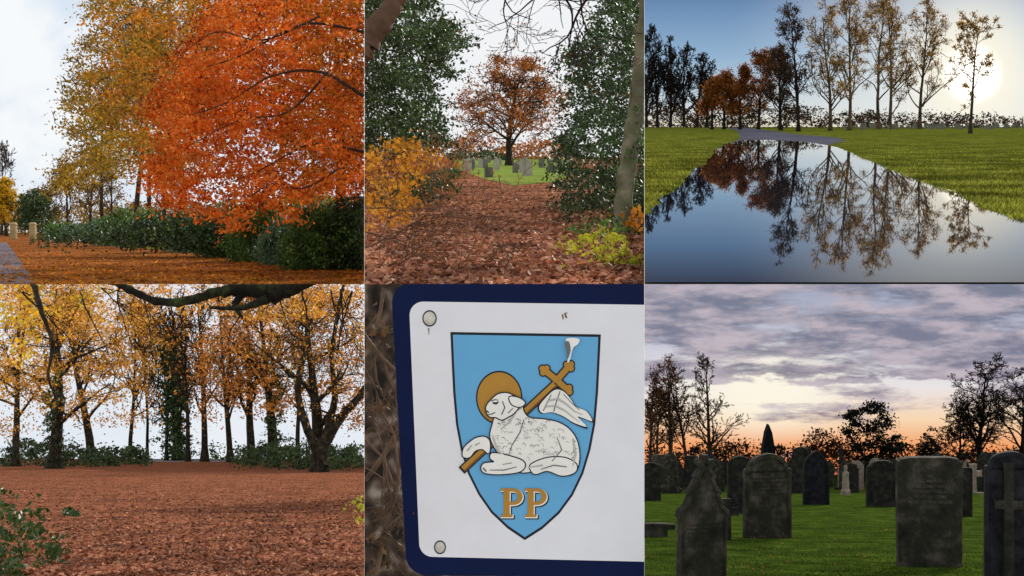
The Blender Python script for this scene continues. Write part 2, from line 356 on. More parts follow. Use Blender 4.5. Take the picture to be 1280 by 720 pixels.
def prof(kind,w,h):
    a=w/2; o=[]
    if kind=='round':
        o=[(-a,0)]+[(-a*math.cos(t),h-a*.75+a*.75*math.sin(t)) for t in np.linspace(0,math.pi,15)]+[(a,0)]
    elif kind=='gothic':
        hh=h-w*.75; R=[( -a+ (1-math.cos(t))*w, hh+math.sin(t)*w*.87) for t in np.linspace(0,math.pi/3,8)]
        o=[(-a,0)]+R+[(-x,y) for x,y in R[::-1][1:]]+[(a,0)]
    elif kind=='shoulder':
        sh=h-a*.62; b=a*.86
        o=[(-a,0),(-a,sh-2*w*.02),(-a*.97,sh),(-b,sh)]+[(-b*math.cos(t),sh+(h-sh)*math.sin(t)) for t in np.linspace(.08,math.pi-.08,15)]+[(b,sh),(a*.97,sh),(a,sh-w*.04),(a,0)]
    elif kind=='rect':
        o=[(-a,0),(-a,h*.965),(-a*.93,h*.972),(-a*.9,h*.985),(-a*.6,h),(a*.6,h),(a*.9,h*.985),(a*.93,h*.972),(a,h*.965),(a,0)]
    elif kind=='gable':
        o=[(-a,0),(-a,h*.52),(-a*1.1,h*.53),(-a*1.04,h*.585),(-a*.8,h*.62),(-a*.62,h*.7),(-a*.74,h*.715),(-a*.56,h*.755),(-a*.36,h*.82),(-a*.44,h*.84),(-a*.16,h*.9),(-a*.34,h*.935),(-a*.3,h*.965),(-a*.12,h*.96),(-a*.1,h)]
        o=o+[(-x,y) for x,y in o[::-1]]
    elif kind=='cross':
        t=w*.17; ay=h*.68
        o=[(-t*1.2,0),(-t,ay-t),(-a*.9,ay-t*.9),(-a,ay-t*1.25),(-a,ay+t*1.25),(-a*.9,ay+t*.9),(-t,ay+t),(-t,h*.95),(-t*1.3,h)]
        o=o+[(-x,y) for x,y in o[::-1]]
    elif kind=='obelisk':
        o=[(-a,0),(-a,h*.1),(-a*.6,h*.13),(-a*.4,h*.9),(0,h),(a*.4,h*.9),(a*.6,h*.13),(a,h*.1),(a,0)]
    elif kind=='spire':
        o=[(-a,0),(-a,h*.35),(-a*.8,h*.6),(-a*.45,h*.85),(0,h),(a*.45,h*.85),(a*.8,h*.6),(a,h*.35),(a,0)]
    return o
def grave(p,name,x,y,w,h,kind,mat,rot=0,inset=True,lean=0,plinth=False,txt=None,tm=None,thick=.16,ty=.74):
    b=G(p,x,y); s=b.y/F; d=max(w*thick,2.0)*s
    pr=prof(kind,w,h); bm=bmesh.new(); q_=random.Random(int(x*7+y))
    j=w*.006
    vs=[bm.verts.new(((a+q_.uniform(-j,j))*s,-d/2,(c+q_.uniform(-j,j)-(1.0 if c==0 else 0))*s)) for a,c in pr]; f=bm.faces.new(vs)
    f.normal_update()
    r=bmesh.ops.extrude_face_region(bm,geom=[f]); ev=[v for v in r['geom'] if isinstance(v,bmesh.types.BMVert)]
    for v in ev: v.co.y+=d
    bmesh.ops.recalc_face_normals(bm,faces=bm.faces[:])
    big=lambda:[q for q in bm.faces if len(q.verts)>6 and q.calc_center_median().y<-d*.4]
    fr=big()
    if fr and w>25: bmesh.ops.inset_region(bm,faces=fr,thickness=w*.012*s,depth=w*.012*s); fr=big()
    if inset and fr:
        bmesh.ops.inset_region(bm,faces=fr,thickness=w*.07*s,depth=0); fr=big()
        bmesh.ops.inset_region(bm,faces=fr,thickness=w*.015*s,depth=-w*.03*s)
    me=bpy.data.meshes.new(name); bm.to_mesh(me); bm.free(); me.materials.append(mat)
    o=bpy.data.objects.new(name,me); o.location=b; o.rotation_euler=(0,math.radians(lean),math.radians(rot)); link(o)
    if plinth:
        q=box_obj('plinth',Vector(),w*1.25*s,d*2.2,h*.07*s,mat); q.parent=o; q.location=(0,0,-1*s)
    if txt:
        cu=bpy.data.curves.new('inscription','FONT'); cu.body=txt; cu.align_x='CENTER'; cu.size=w*.072*s; cu.extrude=.003*s; cu.space_line=1.15
        cu.materials.append(tm); t=bpy.data.objects.new('inscription',cu); link(t,o); t.rotation_euler=(math.pi/2,0,0); t.location=(0,-d/2-.05*s-w*.013*s+w*.03*s*(1 if inset else 0),h*ty*s)
    return o
stone_l=surf('pale_stone',C(140,135,120),C(185,180,165),.08,bump=.2)
stone_m=surf('grey_stone',C(90,88,78),C(135,130,118),.08,bump=.2)
rr=random.Random(4)
for i in range(34):
    x=rr.uniform(580,712); y=rr.uniform(199,217); sc=(y-193)/20
    if abs(x-637)<7: x+=14
    grave(2,'gravestone',x,y,rr.uniform(5,8)*sc+1,rr.uniform(9,14)*sc+2,rr.choice(['round','cross','gothic','rect']),rr.choice([stone_l,stone_l,stone_m]),inset=False,rot=rr.uniform(-15,15))
grave(2,'gravestone',659,220,13,20,'round',stone_l,inset=False)
grave(2,'gravestone',611,222,11,13,'rect',stone_m,inset=False)
foliage(2,'holly_tree',[(450,-30),(530,-30),(545,10),(572,35),(560,60),(556,90),(545,110),(552,140),(556,175),(545,195),(510,200),(450,190)],(520,800),820,36,9,2.6,L_green,holes=16,hr=9)
foliage(2,'holly_spray',[(535,15),(590,40),(604,54),(570,60),(545,50)],(560,640),34,24,5,2.3,L_green)
foliage(2,'holly_spray',[(550,70),(580,85),(576,98),(550,95)],(560,640),14,24,4,2.3,L_green)
foliage(2,'russet_bush',[(450,190),(500,175),(560,185),(582,208),(556,235),(500,260),(450,270)],(500,640),260,26,9,2.1,L_brown,holes=10)
foliage(2,'dark_undergrowth',[(450,230),(520,215),(575,212),(560,240),(500,285),(450,330)],(470,520),120,30,9,2.6,L_green,holes=8)
foliage(2,'orange_leaved_shrub',[(450,185),(490,172),(535,178),(540,205),(515,225),(530,255),(490,292),(450,300)],(330,420),105,20,8,3.2,leafmat('leaves_amber',[C(215,140,34),C(235,170,56),C(180,100,34)],.5,.08,.55),holes=14,hr=10)
foliage(2,'ivy_mass',[(812,-30),(770,-30),(745,20),(722,50),(694,72),(704,95),(722,110),(702,140),(708,165),(688,180),(702,200),(694,232),(704,262),(694,300),(760,310),(812,280)],(360,560),900,36,9,2.6,L_green,holes=14,hr=10)
tr=path_tube(2,'leaning_tree',[(770,330,15),(776,280,12),(783,220,11),(794,150,11),(805,60,11),(812,-10,11)],330,bark_grey,None,12)
foliage(2,'ivy_leaves',[(785,180),(812,100),(812,300),(795,320)],(322,335),30,22,5,2.4,L_green,parent=tr)
foliage(2,'lime_shrub',[(705,356),(700,330),(720,300),(735,290),(770,286),(800,320),(806,356)],(215,270),72,20,8,3.6,L_bright,holes=8,hr=9)
foliage(2,'green_shrub',[(690,320),(690,290),(760,270),(806,290),(806,330)],(300,330),60,26,8,2.8,L_green2,holes=6)
foliage(2,'orange_leaves_sprig',[(782,256),(806,250),(806,284),(792,280)],(230,240),6,12,7,4.4,L_orange)
path_tube(2,'overhanging_branch',[(452,70,16),(465,45,15),(485,15,13),(505,-15,10)],300,surf('bark_warm',C(85,62,48),C(125,98,78),.1,bump=.4),None,12)
def twigs(p,name,starts,Y,mat,L=90,r=1.3,seed=1,n=5,lm=None,frac=.3,ls=.5):
    rs=np.random.default_rng(seed); P0=[];P1=[];R0=[];R1=[]
    st=[(np.array([x,y,0.]),a,l*L,rad,0) for x,y,a,l,rad in starts]
    while st:
        q,a,l,rad,lv=st.pop(); k=9 if lv==0 else 5
        for i in range(k):
            a+=rs.normal()*.17; z=q+np.array([math.cos(a),math.sin(a),rs.normal()*.2])*l/k
            ra=rad*(1-.7*i/k); P0.append(q);P1.append(z);R0.append(ra);R1.append(rad*(1-.7*(i+1)/k)); q=z
            if lv<3 and rs.random()<.55: st.append((q,a+rs.choice([-1,1])*rs.uniform(.4,.9),l*.55,ra*.6,lv+1))
    P0=np.array(P0);P1=np.array(P1)
    f=lambda A: np.stack([(A[:,0]-640)/F*(Y+A[:,2]*Y/F),Y+A[:,2]*Y/F,(360-A[:,1])/F*(Y+A[:,2]*Y/F)],1)
    A=f(P0);B=f(P1); k=inside(p,A)&inside(p,B); s=Y/F
    V,Q=tubes(A[k],B[k],np.maximum(np.array(R0)[k],.3)*s,np.maximum(np.array(R1)[k],.28)*s,4)
    o=meshq(name,clampV(p,V),Q,mat,None,A[0],True)
    if lm: 
        c=B[k]; c=c[rs.random(len(c))<frac]; leaves(p,'leaves',c,ls*s,lm,o,o.location)
    return o
twigs(2,'bare_twigs',[(610,-30,1.2,.9,1.4),(640,-30,1.8,.9,1.4),(685,-25,1.0,1.1,2.0),(720,-30,1.6,1.2,1.6),(750,-20,2.2,1.3,2),(700,-20,2.4,1.2,1.4)],260,bark_black,seed=3,lm=L_brown,frac=.2,ls=2)
tw=surf('twig_brown',C(75,55,42),C(125,98,76),.2,bump=0)
twigs(2,'bramble_twigs',[(456,340,-.4,1.6,1),(470,355,-.9,1.4,1),(520,354,-.5,1.2,1),(456,290,.1,1.2,1),(560,354,-1.2,1,.9),(480,300,-.2,1.2,1),(620,354,-.9,.7,.9),(456,310,-.7,1.6,1),(500,354,-1.3,1.3,.9),(456,260,.3,1.5,.8)],225,tw,seed=8,lm=L_brown,frac=.15,ls=2.5)
# ================================================ PANEL 3 : flooded path
def s3(nt,uv,o):
    x0,yb=o
    s=sep(nt,uv); r=ramp(nt,[C(238,224,192),C(212,218,216),C(182,204,220),C(146,178,208),C(108,142,182),C(72,80,104)],[0,.1,.24,.42,.70,.95])  # last stop lies above view, darkened so the water mirrors darker
    v=math2(nt,'DIVIDE',s[1],2.2); L=nt.links; L.new(v,r.inputs[0])
    c=r.outputs[0]
    d=dist(nt,uv,12.15,(yb-92)/100.)
    c=mixc(nt,math2(nt,'MULTIPLY',mrange(nt,d,3.2,.2),.72),c,C(240,240,234))
    c=mixc(nt,mrange(nt,d,1.2,.2),c,C(255,249,230))
    return mixc(nt,mrange(nt,d,.42,.1),c,(2.6,2.4,2.1,1))
sky(3,12000,s3,top=-170)
grass3=surf('meadow_grass',C(58,62,20),C(132,136,52),.035,bump=.8,c3=C(90,96,32),spec=0,detail=9)
ground(3,'grass_field',grass3,355.2,158)
water,nt,out=newmat('still_water'); d=N(nt,'ShaderNodeBsdfPrincipled'); d.inputs['Base Color'].default_value=(.016,.016,.024,1); d.inputs['Roughness'].default_value=.012; d.inputs['IOR'].default_value=1.33; d.inputs['Specular Tint'].default_value=(.95,.92,1,1)
geo=N(nt,'ShaderNodeNewGeometry'); no=N(nt,'ShaderNodeTexNoise'); no.inputs['Scale'].default_value=.08; nt.links.new(geo.outputs['Position'],no.inputs['Vector'])
b=N(nt,'ShaderNodeBump'); b.inputs['Strength'].default_value=.014; nt.links.new(no.outputs[0],b.inputs['Height']); nt.links.new(b.outputs[0],d.inputs['Normal']); nt.links.new(d.outputs[0],out.inputs[0])
def jit(poly,n=14,a=1.5):
    out=[]; r=random.Random(5); j=0
    for i in range(len(poly)-1):
        x1,y1=poly[i];x2,y2=poly[i+1]
        for k in range(n):
            t=k/n; j=.75*j+r.uniform(-1,1)*a; 
            u=(y1+(y2-y1)*t-156)/60
            out.append((x1+(x2-x1)*t+j*1.7*(.3+u),max(173.5,y1+(y2-y1)*t+j*.35*u)))
    return out
shore=jit([(925,175.5),(910,179),(896,188),(874,208),(852,234),(826,250),(805.6,270)])
rshore=jit([(1320,292),(1280,277),(1228,262),(1186,238),(1124,217),(1070,194),(1045,184),(1010,177.5),(960,175)])
sheet(3,'flood_water',shore+[(805.6,270),(805.6,355.3),(1320,355.3)]+rshore,water,.25)
sheet(3,'path',[(902,184),(926,173),(922,164),(902,157.3),(916,157.1),(946,161),(995,168),(1048,172),(1058,176),(1032,182),(960,184)],surf('wet_tarmac',C(66,66,78),C(104,102,114),.02,bump=0,spec=0),.12)
gl=leafmat('grass_blades',[C(62,68,20),C(118,124,42),C(164,164,70),C(82,88,28)],.5,.035,.35,spec=0)
scatter(3,'grass_tufts',[(806,160),(925,160),(905,178),(858,222),(806,264)],9000,.75,gl,blade=True)
scatter(3,'grass_tufts',[(1020,168),(1280,166),(1280,280),(1180,240),(1070,197)],13000,.75,gl,blade=True)
L_far=leafmat('leaves_far_rust',[C(120,70,34),C(165,98,40),C(195,120,50),C(90,58,34)],.5,.02,.5)
L_fard=leafmat('leaves_far_dark',[C(54,40,28),C(88,62,38),C(66,50,30)],.35,.02,.6)
L_far2=leafmat('leaves_far_gold',[C(150,112,44),C(200,152,60),C(118,88,40)],.5,.02,.6)
foliage(3,'distant_tree_mass',[(806,152),(806,128),(870,135),(900,128),(980,130),(1060,140),(1180,142),(1280,146),(1280,157),(806,157)],(8000,9000),460,30,5,1.5,L_fard)
for i,(x,h,r) in enumerate([(808,118,28),(822,130,30),(838,118,28),(855,106,26),(872,94,24),(884,74,20)]):
    tree(3,'bare_tree',x,158.2 if i else 158.5,h,r,2.0,bark_black,None,seed=70+i,first=.12,n0=20,ang=42,Yd=5200,minr=.32,levels=5,n3=2,up=.05)
for i,(x,h,r) in enumerate([(905,72,20),(925,80,22),(948,98,24),(890,60,14)]):
    tree(3,'autumn_tree',x,161.5,h,r,2,bark_black,L_far,3,1.3,3,seed=80+i,first=.15,n0=14,Yd=4800)
for i,(x,y,h,r,m,nl) in enumerate([(976,163,112,26,L_fard,3),(998,164.5,172,42,L_fard,2),(1038,163.5,172,38,L_far2,1),(1062,163,182,44,L_far2,1),(1098,161.5,184,42,L_far2,1),(1112,161,180,40,L_far2,1),(1150,161,164,40,L_far2,1)]):
    tree(3,'birch_tree',x,y,h,r,2.3,bark_black if i<2 else bark_birch,m,nl,1.0,2.5,seed=190+i,first=.16,n0=24,n1=6,n2=4,n3=2,ang=50,minr=.28 if i>1 else .36,clen=.42,up=.06,levels=5 if i>1 else 4)
tree(3,'young_tree',1213,167,147,44,2.2,bark_dark,L_far2,1,1.2,2,seed=101,first=.3,n0=14,ang=52,minr=.33,clen=.45,up=.08,levels=5,n3=2)
for i in range(60):
    x=rr.uniform(1050,1285); y=rr.uniform(158.6,162)
    grave(3,'gravestone',x,y,rr.uniform(3,6),rr.uniform(4,8),rr.choice(['round','cross','rect']),stone_m,inset=False)
# ================================================ PANEL 4 : beech glade
def s4(nt,uv,o):
    n=noise(nt,uv,.6); return mixc(nt,n,C(214,224,238),C(246,248,250))
sky(4,900,s4)
ground(4,'leaf_covered_ground',litter('leaf_litter_red',[C(100,62,46),C(152,94,68),C(184,120,88),C(120,72,52),C(76,52,42)],8,.6,.5,1.2),760,572,amp=.004)
scatter(4,'fallen_leaves',[(0,590),(455,590),(455,722),(0,722)],20000,.055,leafmat('fallen_leaf_red',[C(116,68,50),C(164,100,72),C(208,148,112),C(80,50,40),C(140,82,58)],.2,.7,.6,spec=.05))
sheet(4,'road',[(185,574),(290,574),(288,577),(186,577)],surf('wet_road',C(165,170,180),C(195,198,205),.1,bump=0,spec=0),.03)
foliage(4,'distant_tree_mass',[(0,575),(0,545),(60,540),(180,548),(300,550),(455,540),(455,575)],(560,640),110,30,6,1.7,L_green2,holes=24,hr=14)
foliage(4,'hedge',[(0,592),(0,554),(30,550),(90,558),(150,560),(185,562),(184,578),(90,586)],(230,300),170,40,5,2.0,L_green)
foliage(4,'hedge',[(296,583),(296,560),(340,556),(400,558),(455,556),(455,597),(400,592)],(170,240),220,40,5,2.1,L_green)
foliage(4,'rhododendron_bush',[(155,580),(158,560),(178,556),(184,578)],(300,310),20,40,4,2,L_green2)
tb=dict(minr=.45,n0=16,ang=52,first=.28,clen=.46)
for i,(x,y,h,r,rr0,m,nl) in enumerate([(68,586,245,95,9,L_gold4,2),(115,580,235,62,6,L_gold4,1),(20,583,240,60,5,L_gold4,1),(162,578,215,40,3,L_gold4,1),(235,577,218,28,3.2,L_copper4,.5),(256,577,225,34,4.6,L_copper4,.5),(288,578,230,40,4.2,L_copper4,1),(315,581,230,55,6,L_copper4,1),(343,583,235,62,7.5,L_copper4,1),(400,590,245,90,10,L_gold4,2),(208,576,205,30,2.4,L_gold4,.5),(222,576,215,24,6,None,1),(372,580,220,50,3.4,L_copper4,1),(184,576,205,32,2.2,L_gold4,1)]):
    tree(4,'beech_tree',x,y,h,r,rr0,bark4,m,nl,1.8,5,seed=120+i,**tb)
foliage(4,'ivy_on_trunk',[(210,574),(205,520),(198,460),(196,432),(214,410),(230,436),(236,480),(234,520),(233,574)],(500,540),210,40,4.5,2.1,L_green)
foliage(4,'ivy_on_trunk',[(333,574),(333,500),(338,450),(350,450),(353,500),(353,574)],(240,250),70,34,3,1.8,L_green)
foliage(4,'ivy_on_trunk',[(58,580),(58,500),(64,450),(78,450),(78,500),(80,580)],(195,205),60,30,3,1.8,L_green)
lt=path_tube(4,'forked_beech_trunk',[(400,592,12),(401,565,9),(420,530,6),(445,500,5),(470,470,4)],158,bark4)
path_tube(4,'limb',[(400,570,7),(382,530,5),(372,480,4),(384,420,3),(375,352,2)],158,bark4,lt)
path_tube(4,'limb',[(403,560,6),(418,500,4),(415,440,3),(430,352,2)],158,bark4,lt)
foliage(4,'golden_foliage',[(-10,350),(210,350),(194,390),(200,430),(182,480),(194,508),(150,532),(100,518),(40,536),(-10,540)],(150,330),900,26,10,1.9,L_gold4,holes=52,hr=15)
foliage(4,'golden_foliage',[(248,420),(290,372),(460,350),(460,540),(410,512),(360,525),(300,505),(262,525),(246,490)],(150,330),720,26,10,1.9,L_copper4,holes=46,hr=14)
foliage(4,'upper_canopy',[(-5,352),(460,352),(460,420),(330,400),(250,398),(180,392),(90,420),(-5,440)],(110,160),300,24,10,2.1,L_gold4,holes=34,hr=13)
foliage(4,'yellow_leaf_spray',[(-5,356),(165,356),(120,385),(60,395),(50,430),(30,450),(-5,440)],(60,80),55,9,10,3.2,L_yellow,flat=.5)
mb=path_tube(4,'overhanging_branch',[(128,348,3),(155,358,4.5),(195,376,5),(235,376,5.5),(275,364,6.5),(305,360,9),(340,364,13),(372,354,11),(400,344,9)],55,bark_moss,None,14,rough=.14)
path_tube(4,'side_branch',[(305,366,6),(294,380,4),(302,396,2)],55,bark_moss,mb)
path_tube(4,'side_branch',[(335,374,6),(300,385,3.5),(262,384,2)],54,bark_moss,mb)
path_tube(4,'side_branch',[(40,348,4),(52,390,3.2),(66,430,2.6),(60,470,1.8),(72,500,1)],60,bark4,mb,rough=.12)
twigs(4,'bare_twigs',[(380,352,1.8,1,1.4),(430,352,2.0,1.1,1.4),(300,395,1.9,.6,1),(240,382,1.6,.5,.8),(350,375,1.3,.8,.9),(180,375,1.4,.7,.8),(95,352,1.2,1.3,1.2),(20,352,1.,1.4,1.4),(150,356,1.8,1.2,1),(410,352,1.2,1.3,1.2),(445,352,1.9,1.4,1.2),(120,352,.9,1.2,1)],70,bark_black,L=80,seed=12,lm=L_gold4,frac=.35,ls=2.4)
foliage(4,'rhododendron_bush',[(-20,612),(20,604),(30,625),(60,632),(100,626),(105,634),(60,655),(85,680),(60,700),(30,690),(20,730),(-20,740)],(19,23),66,18,8,4.6,L_green2,holes=4,hr=10)
foliage(4,'lime_shrub',[(442,630),(460,615),(460,665),(446,655)],(34,37),8,16,5,2.8,L_bright)
foliage(4,'bramble_patch',[(315,648),(335,640),(355,643),(360,652),(340,658)],(38,42),7,14,6,1.7,L_green)
# ================================================ PANEL 5 : crest sign
SY=20.0; S=SY/F
def wp(x,y,k=0): return W(x,y,SY)+Vector((0,-k*.004,0))
def paint(name,col,rough=.35,var=.08,spec=.25):
    c2=tuple(c*(1-var) for c in col[:3])+(1,)
    return surf(name,c2,col,1.5,rough,bump=.02,spec=spec)
M_navy=paint('navy_enamel',C(15,28,68),.5,.2,.08); M_white=paint('white_enamel',C(236,234,236),.3,.06); M_blue=paint('sky_blue_paint',C(104,174,218),.35,.06)
M_blk=paint('black_paint',C(24,26,36)); M_gold=paint('gold_paint',C(190,138,52),.4,.2); M_wool=paint('cream_paint',C(244,240,230),.5,.08); M_grey=paint('grey_paint',C(112,110,110))
M_gold2=paint('dark_gold_paint',C(120,78,28)); M_shade=paint('shading_paint',C(196,191,182),.5,.1)
sign=bpy.data.objects.new('crest_sign',None); sign.location=wp(650,540); link(sign)
def smoothp(pts,n=5):
    out=[];m=len(pts);pts=[np.array(a,float) for a in pts]
    for i in range(m):
        a,b,c,d_=pts[i-1],pts[i],pts[(i+1)%m],pts[(i+2)%m]
        for t in np.linspace(0,1,n,endpoint=False):
            out.append(tuple(.5*((2*b)+(-a+c)*t+(2*a-5*b+4*c-d_)*t*t+(-a+3*b-3*c+d_)*t**3)))
    return out
def plate(name,poly,k,mat,thick=.003,sm=False,par=sign):
    if sm: poly=smoothp(poly)
    x1=P[5]['b'][1]; y0=P[5]['b'][2]; poly=[(min(x,x1),max(y,y0)) for x,y in poly]
    bm=bmesh.new(); o=par.location; vs=[bm.verts.new(wp(x,y,k)-o) for x,y in poly]; f=bm.faces.new(vs)
    r=bmesh.ops.extrude_face_region(bm,geom=[f])
    for v in r['geom']:
        if isinstance(v,bmesh.types.BMVert): v.co.y+=thick
    bmesh.ops.recalc_face_normals(bm,faces=bm.faces[:]); bmesh.ops.triangulate(bm,faces=[q for q in bm.faces if len(q.verts)>4])
    me=bpy.data.meshes.new(name); bm.to_mesh(me); bm.free(); me.materials.append(mat)
    ob=bpy.data.objects.new(name,me); return link(ob,par)
def strokes(name,lines,k,mat,par=sign):
    A=[];B=[];R=[];R2=[]
    for ln in lines:
        for (x1,y1,r1),(x2,y2,r2) in zip(ln[:-1],ln[1:]):
            A.append(wp(x1,y1,k));B.append(wp(x2,y2,k));R.append(r1*S);R2.append(r2*S)
    V,Q=tubes(np.array(A),np.array(B),np.array(R),np.array(R2),6)
    V[:,1]=SY-k*.004+(V[:,1]-(SY-k*.004))*.3
    return meshq(name,clampV(5,V),Q,mat,par,par.location,True)
def rrect(tl,bl,tr,br,r):
    o=[]
    def corner(c,a0,a1): return [(c[0]+r*math.cos(t),c[1]+r*math.sin(t)) for t in np.linspace(a0,a1,9)]
    o+=corner((tl[0]+r,tl[1]+r),-math.pi/2,-math.pi)
    o+=corner((bl[0]+r,bl[1]-r),math.pi,math.pi/2)
    o+=[br,tr]; return o
plate('board',rrect((490,353),(507,719),(840,353),(840,722),26),0,M_navy,.1)
plate('white_panel',rrect((512,377),(524,696),(840,381),(840,702),17),1.5,M_white)
def shield(g=0):
    L=[(563,415),(564.5,450),(566.5,490),(570,530),(576,562),(585,592),(598,618),(614,641),(634,660),(656,675)]
    Rr=[(678,661),(699,642),(716,619),(729,592),(738,562),(744,530),(747.5,490),(749.5,450),(751,418)]
    return [(656+(x-656)*(1-g),536+(y-536)*(1-g*.8)) for x,y in L+Rr]
plate('shield_outline',shield(),2.6,M_blk)
plate('shield',shield(.034),3.7,M_blue)
def circ(cx,cy,r,n=36,e=1.0): return [(cx+r*math.cos(t),cy+r*e*math.sin(t)) for t in np.linspace(0,2*math.pi,n,endpoint=False)]
plate('halo_outline',circ(624,497,29,40,1.16),4.8,M_blk); plate('halo',circ(624,497,27.3,40,1.16),5.8,M_gold)
def bar(name,x1,y1,x2,y2,w,k,m):
    d=np.array([x2-x1,y2-y1],float);d/=np.linalg.norm(d);n=np.array([-d[1],d[0]])*w/2
    return plate(name,[(x1+n[0],y1+n[1]),(x2+n[0],y2+n[1]),(x2-n[0],y2-n[1]),(x1-n[0],y1-n[1])],k,m)
bar('staff_outline',577,588,700,474,11,6.0,M_blk); bar('staff',579,586,700,474,7.4,6.5,M_gold); bar('staff_shade',580.5,588,702,476,1.6,6.9,M_gold2)
cx,cy=696,475
arms=[(15,-17),(-15,-12),(13,12)]
def trefoil(cx,cy,dx,dy,r): 
    L=math.hypot(dx,dy); ux,uy=dx/L,dy/L; return [(cx+ux*r*.9,cy+uy*r*.9),(cx-uy*r*.8,cy+ux*r*.8),(cx+uy*r*.8,cy-ux*r*.8)]
q=0
for dx,dy in arms:
    bar('cross_arm_outline',cx,cy,cx+dx,cy+dy,11,6.05+.1*q,M_blk)
    for a,b_ in trefoil(cx+dx,cy+dy,dx,dy,4.4): plate('cross_knob_outline',circ(a,b_,5.2,18),6.07+.03*q,M_blk); q+=1
q=0
for dx,dy in arms:
    bar('cross_arm',cx,cy,cx+dx,cy+dy,7.4,7.0+.05*q,M_gold)
    for a,b_ in trefoil(cx+dx,cy+dy,dx,dy,4.4): plate('cross_knob',circ(a,b_,3.6,18),7.02+.05*q,M_gold); q+=1
ban=[(674,508),(683,496),(694,487),(704,489),(712,497),(720,508),(733,514),(740,526),(728,522),(722,521),(733,533),(717,528),(704,520),(690,515),(678,516)]
plate('banner_outline',[(706+(x-706)*1.06,509+(y-509)*1.11) for x,y in ban],7.9,M_blk,sm=True); plate('banner',ban,8.8,M_wool,sm=True)
strokes('banner_stripes',[[(684,501,1.2),(697,498,1.5),(708,505,1.4),(718,514,1.0),(728,518,.5)],[(681,508,1.0),(694,507,1.3),(706,513,1.2),(716,521,.8),(724,527,.4)]],9.7,M_shade)
strokes('banner_lines',[[(689,493,.5),(684,503,.5),(679,513,.5)],[(700,489,.6),(696,500,.6),(692,514,.6)],[(704,492,.4),(714,503,.5),(724,512,.4)]],10.1,M_grey)
body=[(652,500),(654,513),(662,522),(680,524),(698,528),(712,537),(721,551),(724,570),(721,586),(712,593),(697,592),(684,583),(668,588),(652,590),(640,584),(628,572),(619,560),(613,545),(616,530),(620,519),(633,507)]
leg1=[(616,566),(634,569),(652,575),(656,582),(649,589),(628,592),(608,591),(602,586),(605,579),(618,577),(613,572)]
leg2=[(664,580),(684,572),(706,572),(720,580),(718,590),(702,594),(684,588),(670,592),(664,588)]
arm=[(612,552),(606,546),(596,547),(588,552),(580,560),(579,570),(587,571),(594,563),(603,561),(611,566)]
head=[(608,513),(609,506),(615,499),(622,493),(632,491),(641,494),(648,499),(649,507),(642,516),(634,521),(627,524),(620,521),(612,520)]
ear=[(637,496),(648,497),(656,503),(650,508),(640,505)]
def ol(poly,g=2.0):
    a=np.array(smoothp(poly)); n=len(a); out=[]
    ar=0.5*sum(a[i][0]*a[(i+1)%n][1]-a[(i+1)%n][0]*a[i][1] for i in range(n)); sg=1 if ar>0 else -1
    for i in range(n):
        t=a[(i+1)%n]-a[i-1]; t/=np.linalg.norm(t)+1e-9; out.append((a[i][0]+sg*t[1]*g,a[i][1]-sg*t[0]*g))
    return out
for nm,pl,k in (('raised_foreleg',arm,8.0),('lamb_body',body,9.2),('hind_leg',leg2,10.4),('foreleg',leg1,11.6),('lamb_head',head,12.8),('ear',ear,14.0)):
    plate(nm+'_outline',ol(pl,1.5),k,M_blk); plate(nm,pl,k+.9,M_wool,sm=True)
rw=random.Random(2); curls=[];shade=[]
tot=0
bs=[(656+(a-656)*.95,552+(b-552)*.95) for a,b in body]
while tot<130:
    x=rw.uniform(612,724);y=rw.uniform(506,586)
    if not inpoly(np.array([x]),np.array([y]),bs)[0]: continue
    if (y>570 and x<658) or (y>574 and x<720) or (y<524 and x<650): continue
    edge=(y<534 or x>710)
    a0=rw.uniform(2.6,4.4); r=rw.uniform(1.5,2.7); (curls if ((edge and rw.random()<.7) or rw.random()<.1) else shade).append([(x+r*math.cos(a0+t),y+r*math.sin(a0+t),rw.uniform(.25,.4)) for t in np.linspace(0,rw.uniform(2.0,3.4),6)]); tot+=1
for i in range(9): curls.append([(626+i*2.2,494+abs(i-4)*.6,.5),(627+i*2.2,497,.4)])
curls+= [[(655,524,.5),(650,540,.7),(640,556,.6),(636,568,.4)],[(690,576,.6),(702,562,.7),(696,546,.4)]]
shade+=[[(716,548,1.2),(719,566,1.6),(716,582,1)],[(640,578,1),(622,562,1.6),(616,546,1)],[(660,584,1.),(678,581,1.4)],[(645,515,1.2),(636,528,1.4),(626,536,.8)]]
strokes('wool_shading',shade,10.9,M_shade); strokes('wool_curls',curls,11.3,M_grey)
strokes('leg_shading',[[(612,587,.5),(630,587,.8),(646,583,.5)],[(676,586,.5),(692,581,.8),(708,583,.6)],[(604,584,.7),(608,588,.6)],[(640,578,.5),(628,580,.4)],[(608,589,.8),(604,585,.8)],[(590,556,.4),(584,563,.5)],[(600,553,.4),(594,556,.5)]],13.2,M_grey)
strokes('face',[[(616,503,1.2),(620,504,1.5),(623,502,.8)],[(608,513,1.0),(611,515,.9)],[(610,518,.5),(615,517,.7),(619,515,.5)],[(628,501,.5),(631,509,.6),(627,518,.5)],[(614,501,.6),(619,499,.6),(623,500,.4)],[(635,516,.5),(641,510,.5)]],14.6,M_blk)
